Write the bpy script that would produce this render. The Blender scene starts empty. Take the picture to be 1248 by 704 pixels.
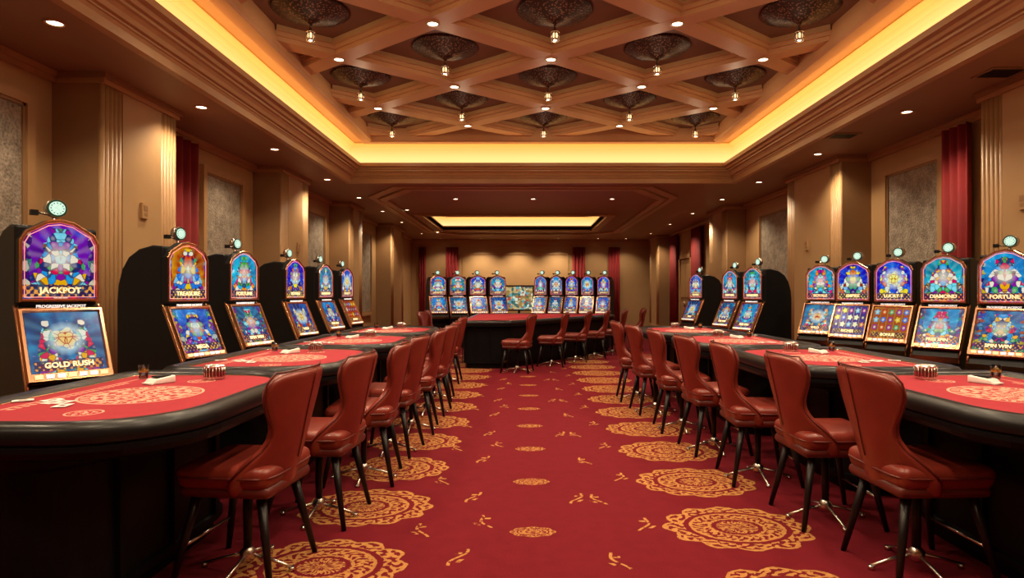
import bpy, bmesh, math, random
from mathutils import Vector, Matrix
random.seed(7)
SC=bpy.context.scene
COL=SC.collection
PI=math.pi
# ------------------------------------------------------------------ node helpers
NT=None
class E:
    def __init__(s,k): s.k=k
    def __add__(a,b): return m('ADD',a,b)
    def __radd__(a,b): return m('ADD',b,a)
    def __sub__(a,b): return m('SUBTRACT',a,b)
    def __rsub__(a,b): return m('SUBTRACT',b,a)
    def __mul__(a,b): return m('MULTIPLY',a,b)
    def __rmul__(a,b): return m('MULTIPLY',b,a)
    def __truediv__(a,b): return m('DIVIDE',a,b)
    def __lt__(a,b): return m('LESS_THAN',a,b)
    def __gt__(a,b): return m('GREATER_THAN',a,b)
def m(op,*a):
    n=NT.nodes.new('ShaderNodeMath'); n.operation=op
    for i,x in enumerate(a):
        if isinstance(x,E): NT.links.new(x.k,n.inputs[i])
        else: n.inputs[i].default_value=x
    return E(n.outputs[0])
def mmax(*a):
    r=a[0]
    for b in a[1:]: r=m('MAXIMUM',r,b)
    return r
def coords(kind):
    n=NT.nodes.new('ShaderNodeTexCoord'); return n.outputs[kind]
def sep(s):
    n=NT.nodes.new('ShaderNodeSeparateXYZ'); NT.links.new(s,n.inputs[0])
    return E(n.outputs[0]),E(n.outputs[1]),E(n.outputs[2])
def comb(x,y,z=0.0):
    n=NT.nodes.new('ShaderNodeCombineXYZ')
    for i,v in enumerate((x,y,z)):
        if isinstance(v,E): NT.links.new(v.k,n.inputs[i])
        else: n.inputs[i].default_value=v
    return n.outputs[0]
def noise(vec,scale,detail=2,w=None):
    n=NT.nodes.new('ShaderNodeTexNoise'); n.inputs['Scale'].default_value=scale; n.inputs['Detail'].default_value=detail
    if w is not None:
        n.noise_dimensions='4D'; NT.links.new(w.k,n.inputs['W'])
    if vec is not None: NT.links.new(vec,n.inputs['Vector'])
    return n
def voro(vec,scale,w=None,feature='F1'):
    n=NT.nodes.new('ShaderNodeTexVoronoi'); n.inputs['Scale'].default_value=scale; n.feature=feature
    if w is not None:
        n.voronoi_dimensions='4D'; NT.links.new(w.k,n.inputs['W'])
    NT.links.new(vec,n.inputs['Vector']); return n
def ramp(f,stops,interp='CONSTANT'):
    n=NT.nodes.new('ShaderNodeValToRGB'); n.color_ramp.interpolation=interp
    e=n.color_ramp.elements
    while len(e)<len(stops): e.new(.5)
    for i,(p,c) in enumerate(stops): e[i].position=p; e[i].color=col(c)
    NT.links.new(f.k if isinstance(f,E) else f,n.inputs[0]); return n.outputs[0]
def hue(c,h,s=1.0,v=1.0):
    n=NT.nodes.new('ShaderNodeHueSaturation'); n.inputs['Saturation'].default_value=s; n.inputs['Value'].default_value=v
    if isinstance(h,E): NT.links.new(h.k,n.inputs['Hue'])
    else: n.inputs['Hue'].default_value=h
    NT.links.new(c,n.inputs['Color']); return n.outputs[0]
def col(c):
    return (c[0],c[1],c[2],1)
def mix(f,a,b):
    n=NT.nodes.new('ShaderNodeMix'); n.data_type='RGBA'
    if isinstance(f,E): NT.links.new(f.k,n.inputs[0])
    else: n.inputs[0].default_value=f
    for i,v in ((6,a),(7,b)):
        if isinstance(v,tuple): n.inputs[i].default_value=col(v)
        else: NT.links.new(v,n.inputs[i])
    return n.outputs[2]
def bump(h,strength,dist,bs):
    n=NT.nodes.new('ShaderNodeBump'); n.inputs['Strength'].default_value=strength; n.inputs['Distance'].default_value=dist
    NT.links.new(h,n.inputs['Height']); NT.links.new(n.outputs[0],bs.inputs['Normal'])
def newmat(name):
    global NT
    mt=bpy.data.materials.new(name); mt.use_nodes=True; NT=mt.node_tree
    return mt,NT.nodes['Principled BSDF']
def pbr(name,c,rough=.5,metal=0,var=.12,scale=6,bmp=0,bscale=60,coat=0,bd=.01,spec=.5):
    mt,b=newmat(name)
    oc=coords('Object')
    n=noise(oc,scale,3)
    lo=tuple(x*(1-var) for x in c); hi=tuple(min(1,x*(1+var)) for x in c)
    NT.links.new(mix(E(n.outputs[0]),lo,hi),b.inputs['Base Color'])
    b.inputs['Roughness'].default_value=rough; b.inputs['Metallic'].default_value=metal
    b.inputs['Specular IOR Level'].default_value=spec
    b.inputs['Coat Weight'].default_value=coat; b.inputs['Coat Roughness'].default_value=.15
    if bmp:
        n2=noise(oc,bscale,3); bump(n2.outputs[0],bmp,bd,b)
    return mt
def emit(name,c,s,base=(.8,.7,.5)):
    mt,b=newmat(name)
    b.inputs['Base Color'].default_value=col(base)
    b.inputs['Emission Color'].default_value=col(c); b.inputs['Emission Strength'].default_value=s
    return mt
# ------------------------------------------------------------------ mesh helpers
def nb():
    bm=bmesh.new(); bm.loops.layers.uv.new('UVMap'); return bm
def face(bm,vs,mi=0,sm=False):
    try: f=bm.faces.new(vs)
    except ValueError: return None
    f.material_index=mi; f.smooth=sm; return f
def box(bm,x0,x1,y0,y1,z0,z1,mi=0,M=None):
    P=[Vector((x,y,z)) for z in (z0,z1) for x,y in ((x0,y0),(x1,y0),(x1,y1),(x0,y1))]
    if M: P=[M@p for p in P]
    v=[bm.verts.new(p) for p in P]
    for q in ((3,2,1,0),(4,5,6,7),(0,1,5,4),(1,2,6,5),(2,3,7,6),(3,0,4,7)):
        face(bm,[v[i] for i in q],mi)
def loft(bm,rings,mi=0,sm=True,cap0=False,cap1=False,closed=True):
    R=[[bm.verts.new(p) for p in r] for r in rings]
    n=len(R[0])
    for a,b in zip(R,R[1:]):
        for i in range(n if closed else n-1):
            j=(i+1)%n
            face(bm,[a[i],a[j],b[j],b[i]],mi,sm)
    if cap0: face(bm,list(reversed(R[0])),mi)
    if cap1: face(bm,R[-1],mi)
    return R
def lathe(bm,prof,c=(0,0,0),seg=20,mi=0,sm=True,cap0=False,cap1=False):
    rings=[[Vector((c[0]+r*math.cos(2*PI*i/seg),c[1]+r*math.sin(2*PI*i/seg),c[2]+z)) for i in range(seg)] for r,z in prof]
    loft(bm,rings,mi,sm,cap0,cap1)
def cyl(bm,p0,p1,r0,r1=None,seg=12,mi=0,sm=True):
    p0=Vector(p0);p1=Vector(p1); r1=r0 if r1 is None else r1
    d=(p1-p0).normalized(); a=d.orthogonal().normalized(); b=d.cross(a)
    rings=[[p+(a*math.cos(2*PI*i/seg)+b*math.sin(2*PI*i/seg))*r for i in range(seg)] for p,r in ((p0,r0),(p1,r1))]
    loft(bm,rings,mi,sm,True,True)
def tube(bm,pts,r,seg=8,mi=0,closed=False):
    pts=[Vector(p) for p in pts]; n=len(pts); rings=[]
    up=None
    for i,p in enumerate(pts):
        if closed: t=(pts[(i+1)%n]-pts[i-1]).normalized()
        else: t=(pts[min(i+1,n-1)]-pts[max(i-1,0)]).normalized()
        if up is None: up=t.orthogonal().normalized()
        up=(up-t*up.dot(t)).normalized(); b=t.cross(up)
        rings.append([p+(up*math.cos(2*PI*k/seg)+b*math.sin(2*PI*k/seg))*r for k in range(seg)])
    if closed: rings.append([v.copy() for v in rings[0]])
    loft(bm,rings,mi,True,not closed,not closed)
def append_eval(bm,tmp,mods,mi,M=None,sm=True):
    bmesh.ops.recalc_face_normals(tmp,faces=tmp.faces)
    me=bpy.data.meshes.new('tmp'); tmp.to_mesh(me); tmp.free()
    ob=bpy.data.objects.new('tmp',me); COL.objects.link(ob)
    for t,kw in mods:
        md=ob.modifiers.new('m',t)
        for k,v in kw.items(): setattr(md,k,v)
    finish_eval(bm,ob,mi,M,sm)
def finish_eval(bm,ob,mi,M,sm):
    dg=bpy.context.evaluated_depsgraph_get(); dg.update()
    m2=bpy.data.meshes.new_from_object(ob.evaluated_get(dg))
    if M: m2.transform(M)
    for p in m2.polygons: p.material_index=mi; p.use_smooth=sm
    bm.from_mesh(m2)
    bpy.data.objects.remove(ob); bpy.data.meshes.remove(m2)
def text(bm,s,size,M,mi,ext=.002):
    cu=bpy.data.curves.new('tmp','FONT'); cu.body=s; cu.size=size; cu.align_x='CENTER'; cu.extrude=ext; cu.resolution_u=3; cu.offset=size*.02
    ob=bpy.data.objects.new('tmp',cu); COL.objects.link(ob)
    finish_eval(bm,ob,mi,M,False)
def mesh(name,bm,mats,recalc=True):
    if recalc: bmesh.ops.recalc_face_normals(bm,faces=bm.faces)
    me=bpy.data.meshes.new(name); bm.to_mesh(me); bm.free()
    for x in mats: me.materials.append(x)
    return me
def obj(name,me,loc=(0,0,0),rz=0,scale=(1,1,1),parent=None):
    o=bpy.data.objects.new(name,me); COL.objects.link(o)
    o.location=loc; o.rotation_euler=(0,0,rz); o.scale=scale
    if parent: o.parent=parent
    return o
# ------------------------------------------------------------------ materials
WALL=pbr('wall_paint',(.44,.268,.125),.6,0,.08,3,.15,90,bd=.003)
WALLD=pbr('wall_panel_paint',(.30,.17,.078),.55,0,.08,3)
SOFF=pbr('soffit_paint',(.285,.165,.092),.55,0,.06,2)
TRIM=pbr('gilded_trim',(.44,.258,.12),.42,.0,.1,5)
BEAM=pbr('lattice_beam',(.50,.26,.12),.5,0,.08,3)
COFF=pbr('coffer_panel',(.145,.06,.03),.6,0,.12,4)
BLACK=pbr('black_lacquer',(.005,.0048,.0055),.4,0,.2,8,spec=.12)
BLACKM=pbr('black_satin',(.006,.0057,.007),.5,0,.2,8,spec=.25)
RAIL=pbr('black_padded_leather',(.007,.0065,.0075),.33,0,.2,10,.2,220,coat=.08,bd=.002,spec=.3)
LEATH=pbr('oxblood_leather',(.205,.024,.014),.36,0,.25,7,.35,160,coat=.25,bd=.003)
LEATH2=pbr('oxblood_piping',(.11,.013,.009),.4,0,.15,9)
WOOD=pbr('black_wood',(.009,.005,.005),.35,0,.2,9,spec=.3)
CHROME=pbr('chrome',(.62,.56,.52),.24,1,.05,9)
COPPER=pbr('copper_frame',(.60,.29,.16),.22,1,.1,9)
WHITE=pbr('white_card',(.8,.78,.74),.4,0,.03,9)
DRAPE=pbr('red_drape',(.24,.009,.013),.75,0,.2,5,.2,120)
GLASS,b=newmat('clear_glass'); b.inputs['Transmission Weight'].default_value=1; b.inputs['Roughness'].default_value=.03; b.inputs['Base Color'].default_value=(.95,.97,1,1)
# cove wall glow painted as emission: LED light strongest at bottom, falling off upward
def led_glow(name,z0,z1,lo,hi,s):
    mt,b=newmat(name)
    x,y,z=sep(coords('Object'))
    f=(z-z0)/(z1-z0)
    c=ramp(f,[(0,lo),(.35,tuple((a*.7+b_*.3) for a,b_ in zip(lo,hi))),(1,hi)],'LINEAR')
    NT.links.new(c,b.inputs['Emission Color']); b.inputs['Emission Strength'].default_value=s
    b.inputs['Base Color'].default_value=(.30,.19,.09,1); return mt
LED=led_glow('cove_led_glow',4.30,4.63,(1,.62,.22),(.72,.27,.035),1.35)
LED2=led_glow('cove_led_glow_soft',4.0,4.31,(1,.66,.28),(.80,.36,.08),1.35)
LAMP=emit('downlight_lens',(1,.86,.62),12)
BULB=emit('lantern_bulb',(1,.62,.30),2.2)
TXT=emit('marquee_letters',(1,.72,.34),.95)
TXTW=emit('marquee_letters_white',(.85,.92,1),.8)
LAMPC,b=newmat('topper_lamp_face')
b.inputs['Base Color'].default_value=(.1,.2,.15,1); n=noise(coords('Object'),60,2)
NT.links.new(mix(E(n.outputs[0]),(.22,.60,.42),(.95,1,.92)),b.inputs['Emission Color']); b.inputs['Emission Strength'].default_value=1.05
TEAL=pbr('topper_teal_ring',(.03,.16,.12),.25,.6,.1,9)
BRONZE,b=newmat('perforated_bronze')
oc=coords('Object'); v=voro(oc,34)
mk=E(v.outputs['Distance'])>.36
NT.links.new(mix(mk,(.22,.115,.065),(.035,.016,.010)),b.inputs['Base Color'])
b.inputs['Metallic'].default_value=.3; b.inputs['Roughness'].default_value=.5
ART,b=newmat('textured_art_panel')
oc=coords('Object'); n1=noise(oc,7,8); n2=voro(oc,38); f=E(n1.outputs[0])*1.2+E(n2.outputs['Distance'])*.6
f=(f-.55)*1.5
NT.links.new(mix(f,(.15,.125,.10),(.42,.36,.29)),b.inputs['Base Color']); b.inputs['Roughness'].default_value=.5
bump(n2.outputs['Distance'],.6,.012,b)
# carpet
CARPET,b=newmat('casino_carpet')
oc=coords('Object'); x,y,z=sep(oc)
nz=E(noise(oc,9,3).outputs[0]); nh=E(noise(oc,30,3).outputs[0]); nf=noise(oc,220,2)
def medal(cx,yoff,p,a,bb,k=1.0,pet=12):
    u=(x-cx)/a
    ym=(m('FRACT',(y-yoff)/p+.5)-.5)*p
    v=ym/bb
    r=m('SQRT',u*u+v*v); th=m('ARCTAN2',v,u)
    edge=.87+m('ABSOLUTE',m('COSINE',th*pet/2))*.11+(nz-.5)*.12
    inside=r<edge
    rp=m('SINE',r*46*k+m('COSINE',th*12)*1.9)
    pt=m('COSINE',th*32+m('SINE',r*24*k)*2.6)
    lace=((rp*.55+pt*.6+(nh-.5)*5.0)>-.05)*(m('ABSOLUTE',r-.66)>.035)*(m('ABSOLUTE',r-.30)>.03)
    ring=m('ABSOLUTE',r-edge+.03)<.022
    ring2=m('ABSOLUTE',r-.60)<.018
    ring3=m('ABSOLUTE',r-.36)<.015
    return inside*mmax(lace,ring,ring2,ring3)
md=mmax(medal(1.36,3.95,.95,.485,.385),medal(-1.12,3.38,.95,.485,.385),medal(.05,3.87,1.03,.15,.085,.45,8))
def squig(cx,yo,p,ph,fl):
    ym=(m('FRACT',(y-yo)/p+.5)-.5)*p; xx=(x-cx)*fl
    c=m('SINE',ym*26+ph)*.022+ym*.35
    ln=(m('ABSOLUTE',xx-c)<.010)*(m('ABSOLUTE',ym)<.11)
    dt=(m('ABSOLUTE',xx-c-.05)<.014)*(m('ABSOLUTE',ym+.05)<.02)
    lf=(m('ABSOLUTE',xx-c+.035)<.02)*(m('ABSOLUTE',ym-.05)<.012)
    return mmax(ln,dt,lf)*(nh>.44)
sq=mmax(squig(-.38,3.5,1.03,0,1),squig(.52,3.45,1.03,1.,-1),squig(-.27,4.05,2.06,2.,-1),squig(.38,4.5,2.06,.5,1),squig(.78,4.0,1.03,1.5,1),squig(-.66,3.9,1.03,1.2,-1))
mask=mmax(md,sq)
red=mix(nz,(.108,.0055,.011),(.175,.010,.017))
red=mix(E(nf.outputs[0])*.6,red,(.115,.006,.012))
gold=mix(nh,(.26,.085,.02),(.60,.31,.095))
NT.links.new(mix(mask*.9,red,gold),b.inputs['Base Color'])
b.inputs['Roughness'].default_value=.95; b.inputs['Specular IOR Level'].default_value=.1
bump(nf.outputs[0],.5,.006,b)
# felt
FELT,b=newmat('printed_felt')
uv=coords('UV'); x,y,z=sep(uv)
nz=E(noise(uv,14,3).outputs[0]); nh=E(noise(uv,45,3).outputs[0]); nf=noise(uv,300,2)
r=m('SQRT',x*x+y*y); th=m('ARCTAN2',y,x)
rp=m('SINE',r*120+m('COSINE',th*10)*1.4)
tx=m('COSINE',th*38)*m('COSINE',th*17)
disc=(r<.225)*((rp*.6+(nh-.5)*4.5+m('COSINE',th*12+r*30)*.6)>.0)
ltr=((m('ABSOLUTE',r-.262))<.020)*(tx+(nz-.5)>.05)
rng=mmax((m('ABSOLUTE',r-.295)<.007),(m('ABSOLUTE',r-.232)<.006))
bx=m('ABSOLUTE',m('ABSOLUTE',y)-.52); by=m('ABSOLUTE',x-.05)
dd=m('SQRT',bx*bx+by*by)
bet=(m('ABSOLUTE',dd-.075)<.005)
bet2=(dd<.06)*(nh>.52)
l1=(m('ABSOLUTE',x+.40)<.006)*(m('ABSOLUTE',y)<.62)
l2=(m('ABSOLUTE',x+.36)<.018)*(m('ABSOLUTE',y)<.45)*(m('SINE',y*140)+(nh-.5)*3>.1)
mask=mmax(disc,ltr,rng,bet,bet2,l1,l2)
base=mix(nz,(.27,.006,.018),(.36,.011,.025))
NT.links.new(mix(mask*.8,base,(.75,.42,.30)),b.inputs['Base Color']); b.inputs['Roughness'].default_value=.9
bump(nf.outputs[0],.3,.002,b)
# slot screens
PAL=[(0,(.02,.04,.18)),(.14,(.10,.38,.85)),(.27,(.95,.55,.08)),(.40,(.30,.75,.92)),(.52,(.75,.05,.08)),(.64,(.95,.90,.72)),(.78,(.10,.42,.16)),(.88,(.30,.05,.36))]
def screen(name,woff,strength,bg,kind=0,sh=.10,frame=.55):
    mt,b=newmat(name)
    uv=coords('UV'); x,y,z=sep(uv)
    oi=NT.nodes.new('ShaderNodeObjectInfo'); rnd=E(oi.outputs['Random'])
    w=rnd*60+woff
    dx=x-.5; ax=m('ABSOLUTE',dx); dy=y-.55
    n1=E(noise(uv,2.6,4,w).outputs[0]); n2=E(noise(uv,11,4,w+5.0).outputs[0])
    sy=comb(ax+(n2-.5)*.05,y+(n2-.5)*.05,0.0)
    n3=E(noise(sy,5,3,w+9.0).outputs[0])
    vo=voro(sy,11,w); ve=voro(sy,11,w,'DISTANCE_TO_EDGE')
    r=m('SQRT',dx*dx+dy*dy); th=m('ARCTAN2',dy,dx)
    c=ramp((n1-.3)*2.2,[(0,bg[0]),(.45,bg[1]),(.85,bg[2]),(1,bg[3])],'LINEAR')
    rays=(m('COSINE',th*14+n1*3)*.5+.5)*(r>.12)
    c=mix(rays*.14,c,bg[3])
    s=NT.nodes.new('ShaderNodeSeparateColor'); NT.links.new(vo.outputs['Color'],s.inputs[0]); cr=E(s.outputs[0])
    art=ramp(cr,PAL)
    art=mix(m('MAXIMUM',1.0-E(vo.outputs['Distance'])*2.2,0.0)*.4,art,(1,.93,.8))
    ln=E(ve.outputs['Distance'])<.04
    art=mix(ln*.8,art,(.03,.015,.04))
    if kind==0:
        sil=(ax<(.10+(.92-y)*.42+(n3-.5)*.35))*(y<.93)
        c=mix(sil*.95,c,art)
        fr=m('MAXIMUM',ax-.38+(n3-.5)*.3,0.0)>.0
        c=mix(fr*.8,c,hue(art,frame,1.2,.6))
        glow=m('MAXIMUM',1.0-m('ABSOLUTE',r-.03)*5.0,0.0)
        c=mix(glow*(n2+.2),c,(1,.92,.74))
    elif kind==1:
        gx=m('FRACT',x*5); gy=m('FRACT',(y-.22)*4.0)
        idx=comb(m('FLOOR',x*5),m('FLOOR',(y-.22)*4.0),w)
        wn=NT.nodes.new('ShaderNodeTexWhiteNoise'); NT.links.new(idx,wn.inputs[0])
        sym=ramp(E(wn.outputs[0]),PAL)
        gr=m('SQRT',(gx-.5)*(gx-.5)+(gy-.5)*(gy-.5)); gt=m('ARCTAN2',gy-.5,gx-.5)
        shp=gr<(.34+m('COSINE',gt*5+E(wn.outputs[0])*9)*.07)
        inner=gr<.17
        area=(y>.22)*(y<.97)
        cell=mix(shp,bg[1],sym); cell=mix(inner*.7,cell,(1,.85,.5))
        cell=mix(((m('ABSOLUTE',gx-.5)>.45))*.9,cell,(.45,.25,.06))
        c=mix(area,c,cell)
    else:
        hx_=m('ABSOLUTE',ax-.24)
        body=hx_<(.05+(.80-y)*.17+(n3-.5)*.22)
        c=mix(body*(y<.86)*.95,c,art)
        emb=(r<(.17+m('COSINE',th*5)*.03))
        c=mix(emb*.95,c,mix(E(ve.outputs['Distance'])<.06,(1,.80,.35),(.55,.12,.04)))
        glow=m('MAXIMUM',1.0-m('ABSOLUTE',r-.19)*9.0,0.0)
        c=mix(glow*.6,c,(.75,.95,1))
    v2=voro(uv,26,w); sp=(E(v2.outputs['Distance'])<.13)*(n1>.5)
    c=mix(sp*.8,c,(1,.95,.8))
    bn=(y<.19)*(y>.03)*(ax<.46)
    bc=mix(m('SINE',x*70)*m('SINE',y*60+2.0)+(n2-.5)*4>.4,(.04,.02,.07),(.95,.5,.18))
    c=mix(bn*.9,c,bc)
    c=hue(c,.5+(rnd-.5)*sh,1.2,1.0)
    NT.links.new(c,b.inputs['Emission Color']); b.inputs['Emission Strength'].default_value=strength
    b.inputs['Base Color'].default_value=(.005,.005,.006,1); b.inputs['Roughness'].default_value=.2; b.inputs['Specular IOR Level'].default_value=.3
    return mt
BLUE=((.01,.02,.16),(.03,.17,.55),(.10,.48,.85),(.70,.92,1))
PURP=((.05,.01,.16),(.22,.05,.45),(.10,.26,.78),(.95,.75,.6))
TEALB=((.005,.03,.09),(.02,.20,.36),(.08,.50,.66),(.80,1,.95))
DARK=((.005,.012,.06),(.015,.06,.25),(.04,.26,.60),(.45,.8,1))
WARM=((.12,.01,.03),(.45,.05,.05),(.85,.35,.08),(1,.8,.4))
M_A=screen('marquee_screen_castle',0,.88,BLUE,0)
M_B=screen('marquee_screen_purple',23,.82,PURP,0,.03,.55)
M_C=screen('marquee_screen_heroes',41,.88,BLUE,2)
M_D=screen('marquee_screen_teal',88,.88,TEALB,0,.04)
M_E=screen('marquee_screen_red',99,.82,WARM,0,.04,.5)
G_A=screen('game_screen_heroes',11,.8,DARK,2,.04)
G_B=screen('game_screen_reels',31,.75,DARK,1)
G_C=screen('game_screen_scene',57,.8,BLUE,0,.05)
G_D=screen('game_screen_warm_reels',77,.7,WARM,1,.05)
G_E=screen('game_screen_dark_scene',65,.8,DARK,0,.06)
# ------------------------------------------------------------------ room shell
XL,XR,YN,YF,ZS=-5.0,5.85,-3.0,27.0,3.83
bm=nb(); box(bm,XL-.2,XR+.2,YN-.2,YF+.2,-.1,0); obj('floor',mesh('floor',bm,[CARPET]))
bm=nb(); box(bm,XL-.2,XL,YN-.2,YF+.2,0,5.2); obj('wall_left',mesh('wall_left',bm,[WALL]))
bm=nb(); box(bm,XR,XR+.2,YN-.2,YF+.2,0,5.2); obj('wall_right',mesh('wall_right',bm,[WALL]))
bm=nb(); box(bm,XL,XR,YN-.2,YN,0,5.2); obj('wall_near',mesh('wall_near',bm,[WALL]))
bm=nb(); box(bm,XL,XR,YF,YF+.2,0,5.2); obj('wall_back',mesh('wall_back',bm,[WALL]))
T1=(-3.4,4.1,-1.2,12.7); T2=(-3.0,2.4,18.4,22.6)
def rect(R,d,z): 
    x0,x1,y0,y1=R; return [Vector(p) for p in ((x0-d,y0-d,z),(x1+d,y0-d,z),(x1+d,y1+d,z),(x0-d,y1+d,z))]
def sweep(bm,R,prof,mi=0): loft(bm,[rect(R,d,z) for d,z in prof],mi,False)
bm=nb()
o=.32
for a in ((XL,T1[0]-o,YN,YF),(T1[1]+o,XR,YN,YF),(T1[0]-o,T1[1]+o,YN,T1[2]-o),(T1[0]-o,T1[1]+o,T1[3]+o,T2[2]),
          (T1[0]-o,T2[0],T2[2],T2[3]),(T2[1],T1[1]+o,T2[2],T2[3]),(T1[0]-o,T1[1]+o,T2[3],YF)):
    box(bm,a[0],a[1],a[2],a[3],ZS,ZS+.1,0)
sweep(bm,T1,[(.36,3.83),(.36,3.815),(.27,3.815),(.27,3.90),(.25,3.93),(.235,3.935),(.235,3.955),(.2,3.96),(.18,4.0),(.15,4.03),(.12,4.04),(.12,4.07),(.08,4.075),(.06,4.11),(0,4.12),(0,4.19),(.03,4.19),(.03,4.15),(.34,4.15),(.34,4.64),(-.08,4.64)],1)
sweep(bm,T1,[(-.08,4.66),(-.08,4.57),(-.11,4.55),(-.27,4.55),(-.30,4.58),(-.30,4.84)],2)
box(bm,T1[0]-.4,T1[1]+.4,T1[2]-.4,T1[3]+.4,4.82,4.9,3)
box(bm,XL-.2,XR+.2,YN-.2,YF+.2,5.2,5.3,0)
sweep(bm,T2,[(0,3.83),(0,3.97),(.02,3.97),(.3,3.97),(.3,4.32),(-.1,4.32),(-.1,4.27),(-.2,4.27),(-.2,4.36)],1)
box(bm,T2[0]-.3,T2[1]+.3,T2[2]-.3,T2[3]+.3,4.36,4.44,1)
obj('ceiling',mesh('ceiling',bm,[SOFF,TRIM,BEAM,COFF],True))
# lattice
bm=nb()
cx,cy,hx,hy=.35,7.2,1.43,1.1
Rc=(T1[0]+.2,T1[1]-.2,T1[2]+.2,T1[3]-.2)
def clip(p,d):
    t0,t1=-99,99
    for a,da,lo,hi in ((p[0],d[0],Rc[0],Rc[1]),(p[1],d[1],Rc[2],Rc[3])):
        A=(lo-a)/da;B=(hi-a)/da
        if A>B:A,B=B,A
        t0=max(t0,A);t1=min(t1,B)
    return t0,t1
for s in (1,-1):
    for k in range(-15,16,2):
        p=(cx+hx*k,cy); d=Vector((hx,hy*s,0)).normalized()
        t0,t1=clip(p,d)
        if t1-t0<.15: continue
        a=Vector((p[0],p[1],0))+d*t0; b_=Vector((p[0],p[1],0))+d*t1
        L=(b_-a).length; M=Matrix.Translation((a+b_)/2)@Matrix.Rotation(math.atan2(d.y,d.x),4,'Z')
        e=.001*s
        box(bm,-L/2,L/2,-.22,.22,4.76+e,4.83,1,M)
        box(bm,-L/2,L/2,-.165,.165,4.71+e,4.77,0,M)
        box(bm,-L/2,L/2,-.13,.13,4.655+e,4.72,0,M)
obj('ceiling_lattice',mesh('ceiling_lattice',bm,[BEAM,TRIM],False))
def coveobj(name,R,prof,mt):
    bm=nb(); sweep(bm,R,prof,0)
    return obj(name,mesh(name,bm,[mt]))
c1=coveobj('cove_glow',T1,[(.325,4.20),(.31,4.22),(.31,4.48),(.29,4.54),(.24,4.59),(.16,4.62),(.16,4.632)],LED)  # glowing sheet over the cove wall, its lit look painted in
c2=coveobj('cove_glow',T2,[(.285,4.0),(.27,4.02),(.27,4.25),(.20,4.30),(.05,4.305)],LED2)
def light(name,kind,loc,energy,colr,parent=None,rot=(0,0,0),**kw):
    l=bpy.data.lights.new(name,kind); l.energy=energy; l.color=colr
    for k,v in kw.items(): setattr(l,k,v)
    o=bpy.data.objects.new(name,l); COL.objects.link(o); o.location=loc; o.rotation_euler=rot
    if parent: o.parent=parent
    return o
WC=(1,.78,.51)
def strip(loc,L,rot,e,par):
    light('led_strip','AREA',loc,e,(1,.48,.13),par,rot,shape='RECTANGLE',size=L,size_y=.06)
ym=(T1[2]+T1[3])/2; LY=T1[3]-T1[2]; xm=(T1[0]+T1[1])/2; LX=T1[1]-T1[0]
strip((T1[0]-.15,ym,4.20),LY,(PI-.5,0,PI/2),56,c1)
strip((T1[1]+.15,ym,4.20),LY,(PI+.5,0,PI/2),56,c1)
strip((xm,T1[3]+.15,4.20),LX,(PI+.5,0,0),22,c1)
strip(((T2[0]+T2[1])/2,T2[3]+.1,4.02),5,(PI+.5,0,0),20,c2)
# downlights
bm=nb(); lathe(bm,[(.085,0),(.085,-.012),(.062,-.014),(.058,.0)],seg=20,mi=0); lathe(bm,[(.06,-.004),(.001,-.006)],seg=20,mi=1)
DL=mesh('recessed_downlight',bm,[TRIM,LAMP],False)
def downlight(x,y,z,e,size=110,blend=.7,tilt=(0,0,0)):
    o=obj('recessed_downlight',DL,(x,y,z))
    light('lamp','SPOT',(0,0,-.03),e,WC,o,tilt,spot_size=math.radians(size),spot_blend=blend,shadow_soft_size=.06)
    return o
for yy in (.5,3.0,5.3,7.7,9.95,12.6,15.0,17.5,20.2,24.0): downlight(-4.05,yy,ZS,95 if yy<14 else 150,130,.6)
for yy in (.5,3.0,5.4,7.9,10.3,12.9,15.3,18,20.8,24.0): downlight(4.9,yy,ZS,95 if yy<14 else 150,130,.6)
for xx in (-1.72,.2,2.15): downlight(xx,15.2,ZS,160)
for xx in (-1.9,-.3,1.4): downlight(xx,26.2,ZS,260,120)
for xx in (-3.6,3.1,4.3): downlight(xx,26.2,ZS,80,120)
for xx in (-3.3,3.4): downlight(xx,17.2,ZS,100); downlight(xx,23.2,ZS,130)  # extra row of far spots, added to brighten back and side walls
# pendants & lattice downlights
bm=nb()
lathe(bm,[(.02,.0),(.43,-.005),(.44,-.02),(.42,-.035),(.36,-.042),(.35,-.058),(.29,-.065),(.28,-.085),(.20,-.095),(.19,-.115),(.11,-.125),(.10,-.145),(.045,-.16),(.02,-.18),(.014,-.19),(.014,-.26)],seg=32,mi=0)
lathe(bm,[(.014,-.25),(.05,-.262),(.055,-.275),(.045,-.285)],seg=16,mi=1)
lathe(bm,[(.045,-.35),(.055,-.36),(.045,-.375),(.005,-.38)],seg=16,mi=1)
for i in range(8):
    a=2*PI*i/8; cyl(bm,(.047*math.cos(a),.047*math.sin(a),-.285),(.047*math.cos(a),.047*math.sin(a),-.35),.008,seg=6,mi=1)
lathe(bm,[(.001,-.285),(.030,-.288),(.030,-.346),(.001,-.35)],seg=14,mi=2)
PEN=mesh('pendant_light',bm,[BRONZE,CHROME,BULB],False)
for j in range(-6,5):
    yy=cy+hy*j
    for k in range(-6,7):
        xx=cx+hx*k
        if not(T1[0]+.45<xx<T1[1]-.45 and T1[2]+.5<yy<T1[3]-.3): continue
        if (k+j)%2==0:
            p=obj('pendant_light',PEN,(xx,yy,4.82))
            light('lamp','POINT',(0,0,-.45),5,WC,p,shadow_soft_size=.05)
        else:
            downlight(xx,yy,4.653,150,125,.6)
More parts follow.
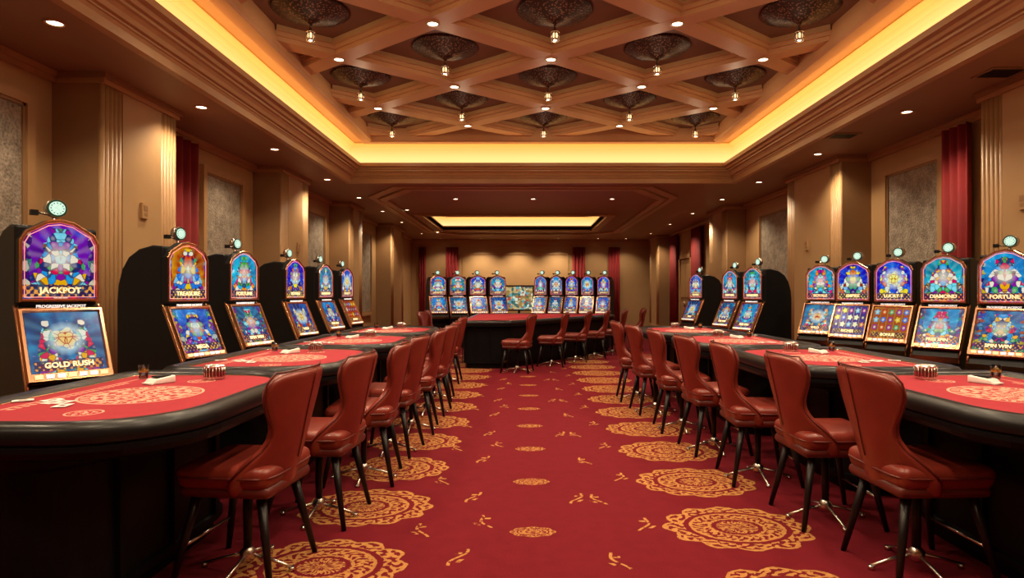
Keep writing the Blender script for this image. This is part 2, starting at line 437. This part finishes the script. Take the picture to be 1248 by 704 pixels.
# ------------------------------------------------------------------ pilasters, trim
def pil(side,y0,y1):
    X=XL if side<0 else XR; s=-side
    P=.55
    def bx(d0,d1,a,b,z0,z1,mi):
        xa,xb=X+s*d0,X+s*d1; box(bm,min(xa,xb),max(xa,xb),a,b,z0,z1,mi)
    bm=nb()
    bx(.001,P-.06,y0,y1,.001,ZS-.002,1)
    fw=.34
    bx(P-.07,P-.02,y0+fw,y1-fw,.2,3.72,0)
    for a,b in ((y0,y0+fw),(y1-fw,y1)):
        n=5
        for i in range(n):
            yy=a+(i+.5)*(b-a)/n
            cyl(bm,(X+s*(P-.05),yy,.2),(X+s*(P-.05),yy,3.72),.032,seg=10,mi=2)
    bx(.001,P+.02,y0-.02,y1+.02,.001,.18,1); bx(.001,P,y0-.01,y1+.01,.18,.22,2)
    bx(.001,P+.01,y0-.012,y1+.012,3.72,3.77,2); bx(.001,P+.04,y0-.035,y1+.035,3.77,ZS-.002,1)
    obj('wall_pilaster',mesh('wall_pilaster',bm,[WALL,WALLD,TRIM]))
for a in ((1.6,3.2),(6.5,7.9),(11.3,12.7),(15.7,16.9),(20.6,22.6)): pil(-1,*a)
for a in ((.8,2.4),(5.3,7.2),(10.4,12.5),(16.3,17.8),(24.6,26.3)): pil(1,*a)
def trims():
    for nm,X,s in (('left',XL,1),('right',XR,-1)):
        bm=nb()
        for d,z0,z1 in ((.09,3.77,ZS-.003),(.05,3.72,3.77)):
            xa,xb=X,X+s*d; box(bm,min(xa,xb),max(xa,xb),YN,YF,z0,z1)
        obj('trim_'+('1' if s>0 else '2'),mesh('trim',bm,[TRIM]))
        bm=nb(); xa,xb=X,X+s*.03; box(bm,min(xa,xb),max(xa,xb),YN,YF,0,.16); obj('baseboard_'+nm,mesh('bb',bm,[WALLD]))
    bm=nb()
    for d,z0,z1 in ((.16,3.7,ZS-.003),(.1,3.62,3.7),(.05,3.56,3.62)): box(bm,XL+.2,XR-.2,YF-d,YF,z0,z1)
    obj('trim_3',mesh('trim',bm,[TRIM]))
    bm=nb()
    R=(T2[0],T2[1],T2[2],T2[3])
    sweep(bm,R,[(.05,ZS),(.05,ZS-.05),(.28,ZS-.05),(.28,ZS)])
    def octa(d,z):
        x0,x1,y0,y1=-3.4-d,3.3+d,13.75-d,24+d; c=.9
        return [Vector(p) for p in ((x0+c,y0,z),(x1-c,y0,z),(x1,y0+c*1.6,z),(x1,y1-c,z),(x1-c,y1,z),(x0+c,y1,z),(x0,y1-c,z),(x0,y0+c*1.6,z))]
    for d0,h in ((0,.05),(.22,.03)):
        loft(bm,[octa(d0,ZS),octa(d0,ZS-h),octa(d0+.16,ZS-h),octa(d0+.16,ZS)],0,False)
    obj('trim_4',mesh('trim',bm,[TRIM]))
trims()
def art(side,y0,y1,z0=.9,z1=3.38):
    X=XL if side<0 else XR; s=-side
    bm=nb()
    def bx(d0,d1,a,b,c,d,mi): 
        xa,xb=X+s*d0,X+s*d1; box(bm,min(xa,xb),max(xa,xb),a,b,c,d,mi)
    bx(.0,.03,y0,y1,z0,z1,0)
    f=.10
    for (a,b,c,d) in ((y0-f,y1+f,z1,z1+f),(y0-f,y1+f,z0-f,z0),(y0-f,y0,z0,z1),(y1,y1+f,z0,z1)): bx(0,.07,a,b,c,d,1)
    f=.03
    for (a,b,c,d) in ((y0,y1,z1-f,z1),(y0,y1,z0,z0+f),(y0,y0+f,z0,z1),(y1-f,y1,z0,z1)): bx(0,.05,a,b,c,d,2)
    obj('wall_art_panel',mesh('wall_art_panel',bm,[ART,TRIM,WALLD]))
for a in ((4.3,6.1),(9.55,10.75),(13.4,15.2),(18.0,19.8)): art(-1,*a)
for a in ((3.2,4.7),(8.64,9.88),(13.4,15.2)): art(1,*a)
def drape(x,y,z0,z1,L,rz,waves=5,A=.035):
    bm=nb(); n=waves*10
    rings=[]
    for z in (z0,z1):
        rings.append([Vector((-L/2+L*i/n,A*math.cos(2*PI*waves*i/n),z)) for i in range(n+1)]+[Vector((L/2-L*i/n,.03+A*math.cos(2*PI*waves*(n-i)/n),z)) for i in range(n+1)])
    loft(bm,rings,0,True,True,True)
    obj('red_curtain',mesh('red_curtain',bm,[DRAPE]),(x,y,0),rz)
drape(XL+.12,8.88,.02,3.7,.62,PI/2,3,.06)
drape(XR-.12,8.12,.02,3.7,.46,PI/2,3,.05)
drape(XR-.09,20.6,.02,3.7,1.1,PI/2,7)
drape(XR-.09,23.75,.02,3.7,1.0,PI/2,7)
drape(-3.2,YF-.1,.02,3.5,.55,0,4); drape(2.35,YF-.1,.02,3.5,.55,0,4); drape(3.9,YF-.1,.02,3.5,.5,0,4); drape(-4.5,YF-.1,.02,3.5,.3,0,3)
# door
bm=nb()
XD=XR-.002
box(bm,XD-.05,XD,21.5,22.9,0.001,2.75,1)
for a,b,c,d in ((21.35,21.5,0.001,2.9),(22.9,23.05,0.001,2.9),(21.35,23.05,2.75,2.9)): box(bm,XD-.1,XD,a,b,c,d,0)
for a,b in ((21.6,22.15),(22.25,22.8)):
    box(bm,XD-.07,XD-.04,a,b,.3,1.2,0); box(bm,XD-.07,XD-.04,a,b,1.35,2.55,0)
cyl(bm,(XD-.1,22.16,1.0),(XD-.1,22.16,1.2),.015,mi=2); cyl(bm,(XD-.1,22.24,1.0),(XD-.1,22.24,1.2),.015,mi=2)
obj('door_1',mesh('door_1',bm,[TRIM,WALLD,CHROME]))
bm=nb()
for a,b in ((-2.75,1.9),):
    for (x0,x1,z0,z1) in ((a,b,3.2,3.27),(a,b,.9,.97),(a,a+.07,.97,3.2),(b-.07,b,.97,3.2)): box(bm,x0,x1,YF-.04,YF,z0,z1)
obj('trim_5',mesh('trim',bm,[TRIM]))
def thermo(x,y,z,s):
    bm=nb(); box(bm,-.015,.015,-.06,.06,-.09,.09,0); box(bm,s*.015-.004,s*.015+.004,-.035,.035,.0,.06,1); box(bm,s*.015-.003,s*.015+.003,-.03,.03,-.06,-.02,1)
    obj('thermostat',mesh('thermostat',bm,[TRIM,WALLD]),(x,y,z))
thermo(XL+.546,7.2,2.46,1); thermo(XR-.546,6.55,2.48,-1); thermo(XR-.546,11.6,2.4,-1); thermo(XL+.546,12.1,2.4,1)
def vent(x,y):
    bm=nb(); box(bm,-.2,.2,-.16,-.13,-.015,0,0); box(bm,-.2,.2,.13,.16,-.015,0,0); box(bm,-.2,-.17,-.13,.13,-.015,0,0); box(bm,.17,.2,-.13,.13,-.015,0,0)
    for i in range(6): box(bm,-.17,.17,-.12+i*.043,-.095+i*.043,-.012,-.002,1)
    obj('air_vent',mesh('air_vent',bm,[SOFF,BLACKM]),(x,y,ZS))
vent(5.02,6.5); vent(4.7,9.1)
# ------------------------------------------------------------------ chair
def make_chair():
    bm=nb()
    t=bmesh.new(); box(t,-.25,.28,-.265,.265,.49,.62)
    for v in t.verts:
        if v.co.z<.55: v.co.x*=.93; v.co.y*=.93
    append_eval(bm,t,[('BEVEL',dict(width=.055,segments=5,limit_method='NONE'))],0)
    t=bmesh.new(); box(t,-.24,.25,-.24,.24,.455,.52)
    append_eval(bm,t,[('BEVEL',dict(width=.03,segments=3,limit_method='NONE'))],1)
    pts=[]; hx_,hy_=.268,.262
    for i in range(40):
        a=2*PI*i/40; c,s=math.cos(a),math.sin(a); e=.32
        pts.append((.015+hx_*math.copysign(abs(c)**e,c),hy_*math.copysign(abs(s)**e,s),.565))
    tube(bm,pts,.007,6,1,True)
    prof=[(.46,.235,-.205,.19),(.55,.268,-.225,.20),(.62,.255,-.24,.15),(.69,.205,-.258,.09),(.75,.182,-.270,.06),(.82,.200,-.284,.06),(.90,.250,-.302,.08),(.98,.280,-.320,.095),(1.05,.278,-.336,.095),(1.10,.245,-.348,.08)]
    t=bmesh.new(); nu=12; rows=[]
    for i,(z,w,xx,k) in enumerate(prof):
        row=[]
        for j in range(nu+1):
            u=-1+2*j/nu
            zz=z-(.02*abs(u)**4 if i>=8 else 0)
            row.append(t.verts.new((xx+k*u*u,w*u,zz)))
        rows.append(row)
    for a,b in zip(rows,rows[1:]):
        for j in range(nu): t.faces.new((a[j],a[j+1],b[j+1],b[j]))
    append_eval(bm,t,[('SOLIDIFY',dict(thickness=.065,offset=0)),('SUBSURF',dict(levels=2))],0)
    seam=[]
    for z,w,xx,k in prof[1:]: seam.append((xx+k*.96-.012,w*1.0+.006,z))
    seam2=[(a,-b,c) for a,b,c in seam]
    top=[(prof[-1][2]+prof[-1][3]*u*u-.01,.24*u,1.106-.02*abs(u)**4) for u in (.8,.4,0,-.4,-.8)]
    tube(bm,seam+top+seam2[::-1],.006,6,1)
    tube(bm,[(xx-.036,0,z) for z,w,xx,k in prof[2:]],.003,6,1)
    for sx in (-1,1):
        for sy in (-1,1):
            cyl(bm,(.01+sx*.17,sy*.17,.48),(.01+sx*.265,sy*.25,0),.027,.015,10,2)
    zf=.20; tt=1-zf/.48; ex=.17+.095*tt; ey=.17+.08*tt
    cs=[(.01-ex,-ey,zf),(.01+ex,-ey,zf),(.01+ex,ey,zf),(.01-ex,ey,zf)]
    for i in (1,): cyl(bm,cs[i],cs[(i+1)%4],.010,seg=8,mi=3)
    cyl(bm,(.01,0,.46),(.01,0,.09),.026,.022,14,2)
    lathe(bm,[(.10,.455),(.10,.44),(.05,.42),(.028,.40)],(.01,0,0),16,2)
    lathe(bm,[(.024,.12),(.042,.10),(.042,.06),(.03,.045)],(.01,0,0),16,3,cap1=True)
    for i in range(4):
        a=i*PI/2
        c,s=math.cos(a),math.sin(a)
        tube(bm,[(.01+.03*c,.03*s,.08),(.01+.14*c,.14*s,.055),(.01+.25*c,.25*s,.02)],.010,8,3)
        cyl(bm,(.01+.25*c,.25*s,.025),(.01+.25*c,.25*s,0),.015,.018,10,3)
    return mesh('casino_chair',bm,[LEATH,LEATH2,WOOD,CHROME],False)
CH=make_chair()
def chair(x,y,face_ang,j=0):
    obj('casino_chair',CH,(x,y,0),math.radians(face_ang+j))
for x,y,j in ((-1.50,3.35,-6),(-1.38,4.15,-4),(-1.30,5.0,4),(-1.28,5.85,-5),(-1.24,6.75,3),(-1.23,7.75,-3),(-1.28,8.7,2),(-1.35,10.4,0)):
    chair(x,y,180,j)
for x,y,j in ((2.12,3.35,2),(2.0,4.12,1),(1.88,5.0,-3),(1.80,5.9,4),(1.72,6.8,-2),(1.64,7.8,4),(1.58,8.7,-2)):
    chair(x,y,0,j)
# ------------------------------------------------------------------ tables
TW,TL=1.28,1.80
def outline(x0,x1,y0,y1,ri,ro,n=9):
    pts=[]
    for cxx,cyy,r,a0 in ((x1-ri,y1-ri,ri,0),(x0+ro,y1-ro,ro,90),(x0+ro,y0+ro,ro,180),(x1-ri,y0+ri,ri,270)):
        for i in range(n):
            a=math.radians(a0+90*i/(n-1)); pts.append((cxx+r*math.cos(a),cyy+r*math.sin(a)))
    return pts
def oring(d,z,x0=-TW/2,x1=TW/2,y0=-TL/2,y1=TL/2,ri=.48,ro=.18):
    return [Vector((a,b,z)) for a,b in outline(x0+d,x1-d,y0+d,y1-d,ri-d,max(ro-d,.01))]
def make_table():
    bm=nb()
    B=dict(x0=-TW/2+.10,x1=TW/2-.46,y0=-TL/2+.14,y1=TL/2-.14,ri=.3,ro=.12)
    loft(bm,[oring(.05,0,**B),oring(.05,.09,**B),oring(0,.09,**B),oring(0,.13,**B),oring(.02,.14,**B),oring(.02,.72,**B),oring(0,.74,**B),oring(-.03,.80,**B),oring(-.03,.84,**B)],0,False,True,True)
    loft(bm,[oring(.16,.80),oring(.07,.80),oring(.02,.82),oring(.0,.85),oring(.0,.872)],0,False,True)
    loft(bm,[oring(.0,.872),oring(.012,.876),oring(.012,.882),oring(0,.886)],0,False)
    loft(bm,[oring(.0,.886),oring(-.006,.91),oring(0,.94),oring(.02,.962),oring(.055,.972),oring(.09,.966),oring(.115,.95),oring(.12,.94)],2,True)
    loft(bm,[oring(.118,.947),oring(.126,.948),oring(.129,.945)],1,False)
    r=oring(.12,.944); vs=[bm.verts.new(p) for p in r]; f=face(bm,vs,3)
    uvl=bm.loops.layers.uv.active
    for l in f.loops: l[uvl].uv=(l.vert.co.x,l.vert.co.y)
    f.normal_update()
    for yy in (-.45,0,.45):
        box(bm,TW/2-.46-.02,TW/2-.46+.006,yy-.02,yy+.02,.14,.72,0)
    return mesh('gaming_table',bm,[BLACK,COPPER,RAIL,FELT],True)
TB=make_table()
bm=nb()
for i,(dx,dy,a) in enumerate(((0,0,.1),(.05,.02,.35),(-.06,.03,-.2),(.16,-.05,.6),(-.18,-.04,-.5))):
    M=Matrix.Translation((dx,dy,.0012+.0011*i))@Matrix.Rotation(a,4,'Z')
    box(bm,-.032,.032,-.045,.045,-.0005,.0005,0,M)
    box(bm,-.012,.012,-.018,.018,.0005,.0008,1,M)
CARDS=mesh('playing_cards',bm,[WHITE,LEATH])
bm=nb()
t=bmesh.new(); 
P=[(-.05,-.075,0),(.05,-.075,0),(.05,.075,0),(-.05,.075,0),(-.05,-.045,.03),(.05,-.045,.03),(.05,.075,.045),(-.05,.075,.045)]
vs=[t.verts.new(p) for p in P]
for q in ((3,2,1,0),(4,5,6,7),(0,1,5,4),(1,2,6,5),(2,3,7,6),(3,0,4,7)): t.faces.new([vs[i] for i in q])
append_eval(bm,t,[('BEVEL',dict(width=.006,segments=2))],0)
box(bm,-.035,.035,-.085,-.06,.004,.012,0); box(bm,-.03,.03,-.03,.06,.037,.046,1)
SHOE=mesh('card_shoe',bm,[WHITE,BLACKM],False)
bm=nb()
seg=40
def ribr(r,z): return [Vector(((r+(.004 if i%2 else 0))*math.cos(2*PI*i/seg),(r+(.004 if i%2 else 0))*math.sin(2*PI*i/seg),z)) for i in range(seg)]
loft(bm,[ribr(.045,0),ribr(.058,.004),ribr(.058,.02)],0,False,True)
loft(bm,[ribr(.058,.02),ribr(.058,.075)],1,False)
for i in range(0,seg,2):
    a=2*PI*i/seg; cyl(bm,(.0615*math.cos(a),.0615*math.sin(a),.018),(.0615*math.cos(a),.0615*math.sin(a),.078),.0032,seg=6,mi=0)
loft(bm,[ribr(.058,.075),ribr(.061,.085),ribr(.052,.092),ribr(.045,.085),ribr(.004,.083)],0,False)
CUP=mesh('dice_cup',bm,[CHROME,LEATH2],False)
bm=nb(); lathe(bm,[(.002,0),(.026,0),(.03,.09),(.0275,.09),(.024,.008),(.002,.008)],seg=20)
lathe(bm,[(.002,.009),(.0235,.009),(.0262,.055),(.002,.055)],seg=20,mi=1)
AMBER=pbr('drink_amber',(.45,.16,.03),.1,0,.1,5)
GL=mesh('drinking_glass',bm,[GLASS,AMBER],False)
ZT=.9445
tl=[(-2.10,3.38),(-2.02,5.28),(-1.98,7.18),(-1.97,9.08)]
tr=[(2.68,3.38),(2.56,5.28),(2.46,7.18),(2.38,9.08)]
for side,lst in ((-1,tl),(1,tr)):
    for i,(x,y) in enumerate(lst):
        obj('gaming_table',TB,(x,y,0),0 if side<0 else PI)
        s=-side
        obj('playing_cards',CARDS,(x-s*.30,y-.25,ZT),.4*side)
        obj('card_shoe',SHOE,(x-s*.16,y+.42,ZT),side*.5)
        obj('dice_cup',CUP,(x+s*.09 if i==0 else x+s*.02,y+.60,ZT))
        obj('drinking_glass',GL,(x-s*.38,y+.62,ZT))
# ------------------------------------------------------------------ slot machines
NEON=emit('neon_edge',(.85,.10,.20),.8)
def make_slot(w,sa,sb,t1,t2):
    bm=nb(); h=w/2
    uvl=bm.loops.layers.uv.active
    prof=[(.36,0),(.36,1.45),(.345,1.60),(.30,1.74),(.22,1.85),(.10,1.92),(-.05,1.95),(-.17,1.94),(-.17,1.42),(-.20,1.38),(-.40,.93),(-.43,.90),(-.46,.84),(-.46,.76),(-.36,.68),(-.34,0)]
    t=bmesh.new()
    a=[t.verts.new((-h,y,z)) for y,z in prof]; b=[t.verts.new((h,y,z)) for y,z in prof]
    t.faces.new(a); t.faces.new(b[::-1])
    for i in range(len(prof)):
        j=(i+1)%len(prof); t.faces.new((a[i],b[i],b[j],a[j]))
    append_eval(bm,t,[('BEVEL',dict(width=.018,segments=2,angle_limit=.7))],0,sm=False)
    q=h-.005
    out=[(-q,1.44),(q,1.44),(q,1.84),(q-.03,1.90),(q*.62,1.935),(q*.35,1.975),(0,1.99),(-q*.35,1.975),(-q*.62,1.935),(-q+.03,1.90),(-q,1.84)]
    M=lambda p,y,s=1.0,dz=0: Vector((p[0]*s,y,(p[1]-1.70)*s+1.70))
    vs=[[bm.verts.new(M(p,y,s)) for p in out] for y,s in ((-.15,1),(-.225,1),(-.235,.97),(-.235,.93),(-.222,.90))]
    n=len(out)
    for k,mi in ((0,0),(1,1),(2,1),(3,1)):
        for i in range(n): face(bm,[vs[k][i],vs[k][(i+1)%n],vs[k+1][(i+1)%n],vs[k+1][i]],mi)
    f=face(bm,vs[4],2)
    for l in f.loops: l[uvl].uv=((l.vert.co.x+q)/(2*q),(l.vert.co.z-1.46)/.5)
    face(bm,vs[0],0)
    tube(bm,[Vector((p[0]*.87,-.224,(p[1]-1.70)*.87+1.70)) for p in out],.0035,6,8,True)
    R90=Matrix.Rotation(PI/2,4,'X')
    text(bm,'PROGRESSIVE JACKPOT',.026*w/.45,Matrix.Translation((0,-.24,1.405))@R90,5)
    text(bm,t1,.054*w/.45,Matrix.Translation((0,-.226,1.50))@R90,4,.003)
    p0=Vector((0,-.205,1.385)); p1=Vector((0,-.405,.935)); d=(p1-p0).normalized(); nrm=Vector((0,d.z,-d.y)); 
    if nrm.y>0: nrm=-nrm
    L=(p1-p0).length
    def P(u,v,e): return p0+Vector((u*h,0,0))+d*(v*L)+nrm*e
    rings=[]
    for u,v0,v1,e in ((1.04,-.03,1.03,-.02),(1.04,-.03,1.03,.03),(1.01,0,1.0,.042),(.94,.03,.90,.042),(.90,.05,.88,.025)):
        rings.append([P(-u,v0,e),P(u,v0,e),P(u,v1,e),P(-u,v1,e)])
    R=loft(bm,rings,1,False)
    f=face(bm,R[-1],3)
    if f:
        for l,c in zip(f.loops,((0,1),(1,1),(1,0),(0,0))): l[uvl].uv=c
    text(bm,t2,.048*w/.45,Matrix.Translation(P(0,.82,.028))@Matrix.Rotation(PI/2-math.atan2(.2,.45),4,'X'),4,.002)
    for i in range(7):
        u=-.78+1.56*i/6
        c=P(u,.945,.045)
        box(bm,c.x-.020,c.x+.020,c.y-.01,c.y+.01,c.z-.012,c.z+.012,5 if i%3 else 4)
    box(bm,-h*1.02,h*1.02,-.475,-.445,.80,.86,1)
    for s in (-1,1):
        tube(bm,[Vector((s*(h+.004),y,z)) for y,z in ((-.18,1.42),(-.21,1.38),(-.405,.93),(-.455,.84))],.012,6,1)
    cyl(bm,(0,-.10,1.93),(0,-.10,2.03),.018,.012,10,6)
    cyl(bm,(0,-.10,2.02),(-.09,-.10,2.035),.009,.007,8,6)
    box(bm,-.13,-.09,-.12,-.08,2.015,2.05,0)
    cz=2.07
    cyl(bm,(.01,-.07,cz),(.01,-.122,cz),.062,seg=24,mi=6)
    cyl(bm,(.01,-.12,cz),(.01,-.127,cz),.057,seg=24,mi=9)
    cyl(bm,(.01,-.124,cz),(.01,-.130,cz),.046,seg=24,mi=7)
    for i in range(12):
        a=2*PI*i/12; box(bm,.01+.036*math.cos(a)-.003,.01+.036*math.cos(a)+.003,-.133,-.129,cz+.036*math.sin(a)-.003,cz+.036*math.sin(a)+.003,9)
    return mesh('slot_machine',bm,[BLACKM,COPPER,sa,sb,TXT,TXTW,CHROME,LAMPC,NEON,TEAL],False)
W=.455
SL=[make_slot(W,M_B,G_A,'JACKPOT','GOLD RUSH'),
    make_slot(W,M_A,G_E,'FORTUNE','SPIN WIN'),
    make_slot(W,M_C,G_D,'LUCKY 7','BONUS'),
    make_slot(W,M_E,G_C,'TREASURE','MEGA'),
    make_slot(W,M_D,G_C,'DIAMOND','FREE SPIN'),
    make_slot(W,M_A,G_B,'EMPIRE','RICHES'),
    make_slot(W,M_A,G_A,'ROYALE','WILD')]
def slot(k,fx,fy,ang,sc=1.0):
    a=math.radians(ang); n=Vector((math.cos(a),math.sin(a),0)); p=Vector((fx,fy,0))-n*.22
    obj('slot_machine',SL[k],(p.x,p.y,0),a+PI/2,(1,1,sc))
for k,x,y,a in ((0,-3.08,4.08,-36),(3,-3.04,5.55,-18),(1,-3.06,6.7,-16),(6,-3.10,8.3,-14),(4,-3.16,9.75,-12),(2,-3.27,11.3,-12)): slot(k,x,y,a,.985 if y>5 else 1)
for k,x,y,a in ((1,4.56,5.85,-146),(4,4.54,6.68,-145),(2,4.46,7.45,-144),(5,4.38,8.22,-143),(6,4.32,9.0,-142),(4,3.62,9.8,-160),(1,3.66,11.0,-162),(6,3.66,13.2,-158)): slot(k,x,y,a,.965)
SI=[make_slot(.48,M_A,G_C,'JACKPOT','SPIN'),make_slot(.48,M_D,G_A,'LUCKY','SPIN')]; SJ=[make_slot(.37,M_A,G_C,'JACKPOT','SPIN'),make_slot(.37,M_C,G_E,'GOLD','SPIN')]
for i,x in enumerate((-2.48,-1.93,-1.38,-.83)):
    obj('slot_machine',SI[i%2],(x,17.2,0),math.radians(20))
for i,x in enumerate((.50,.93,1.36,1.79,2.24)):
    obj('slot_machine',SJ[i%2],(x,17.2,0),math.radians(-20))
# display board
BDM,b=newmat('board_picture')
oc=coords('Object'); x,y,z=sep(oc)
vo=voro(oc,14); s=NT.nodes.new('ShaderNodeSeparateColor'); NT.links.new(vo.outputs['Color'],s.inputs[0])
c=ramp(E(s.outputs[1]),[(0,(.04,.16,.14)),(.2,(.35,.22,.06)),(.4,(.12,.40,.45)),(.6,(.6,.45,.2)),(.8,(.45,.08,.05)),(.92,(.7,.8,.7))])
NT.links.new(c,b.inputs['Emission Color']); b.inputs['Emission Strength'].default_value=.9
b.inputs['Base Color'].default_value=(.02,.02,.02,1)
bm=nb(); box(bm,-.42,.42,-.04,.04,1.0,1.72,0); box(bm,-.38,.38,-.05,-.039,1.04,1.68,1); 
cyl(bm,(0,.02,.02),(0,.02,1.02),.035,mi=0); lathe(bm,[(.22,0),(.22,.015),(.04,.03)],(0,.02,0),20,0,cap0=True)
for i in range(4): box(bm,-.36,.36,-.053,-.049,1.12+i*.14,1.125+i*.14,0)
for j in range(1,4): box(bm,-.38+j*.19-.003,-.38+j*.19+.003,-.053,-.049,1.04,1.68,0)
obj('display_board',mesh('display_board',bm,[BLACKM,BDM,TXTW],False),(-.17,17.35,0))
# counter
def polyround(pts,r,n=6):
    out=[]
    N=len(pts)
    for i in range(N):
        p=Vector(pts[i]);a=(Vector(pts[i-1])-p).normalized();b=(Vector(pts[(i+1)%N])-p).normalized()
        for k in range(n):
            t=k/(n-1); q0=p+a*r; q1=p+b*r
            out.append((1-t)**2*q0+2*t*(1-t)*p+t*t*q1)
    return out
def cring(d,z):
    base=[(-1.32+d,12.15+d),(-.28-d*.5,12.15+d),(2.3-d*1.2,15.75+d),(2.3-d,16.55-d),(-1.32+d,16.55-d)]
    return [Vector((p.x,p.y,z)) for p in polyround(base,.16)]
bm=nb()
loft(bm,[cring(.12,0),cring(.12,.1),cring(.08,.1),cring(.08,.8),cring(.0,.84),cring(0,.87)],0,False,True)
loft(bm,[cring(0,.87),cring(-.02,.90),cring(0,.94),cring(.05,.96),cring(.10,.945)],1,True)
loft(bm,[cring(.10,.945),cring(.55,.945)],2,False,False,True)
for i in range(4): box(bm,-1.25+i*.27,-1.235+i*.27,12.215,12.235,.12,.8,0)
RF=pbr('red_felt_plain',(.40,.010,.020),.9,0,.1,8)
obj('gaming_counter',mesh('gaming_counter',bm,[BLACK,RAIL,RF],True))
for x,y,a in ((-.14,11.72,168),(.55,12.75,172),(1.12,13.6,170),(1.62,14.35,172),(2.15,15.1,172),(2.80,16.1,175)): chair(x,y,a)
for x,y,a in ((-1.95,13.2,-5),(-1.95,14.2,5)): chair(x,y,a)
# ------------------------------------------------------------------ world, camera
w=bpy.data.worlds.new('World'); SC.world=w; w.use_nodes=True
w.node_tree.nodes['Background'].inputs[0].default_value=(.02,.012,.008,1)
cam=bpy.data.cameras.new('camera'); co=bpy.data.objects.new('camera',cam); COL.objects.link(co)
co.location=(0,0,1.5); co.rotation_euler=(PI/2,0,0)
cam.sensor_width=36; cam.lens=750/1248*36; cam.shift_x=-16/1248; cam.shift_y=5/1248; cam.clip_start=.05
SC.camera=co
SC.view_settings.view_transform='Standard'
SC.view_settings.exposure=0
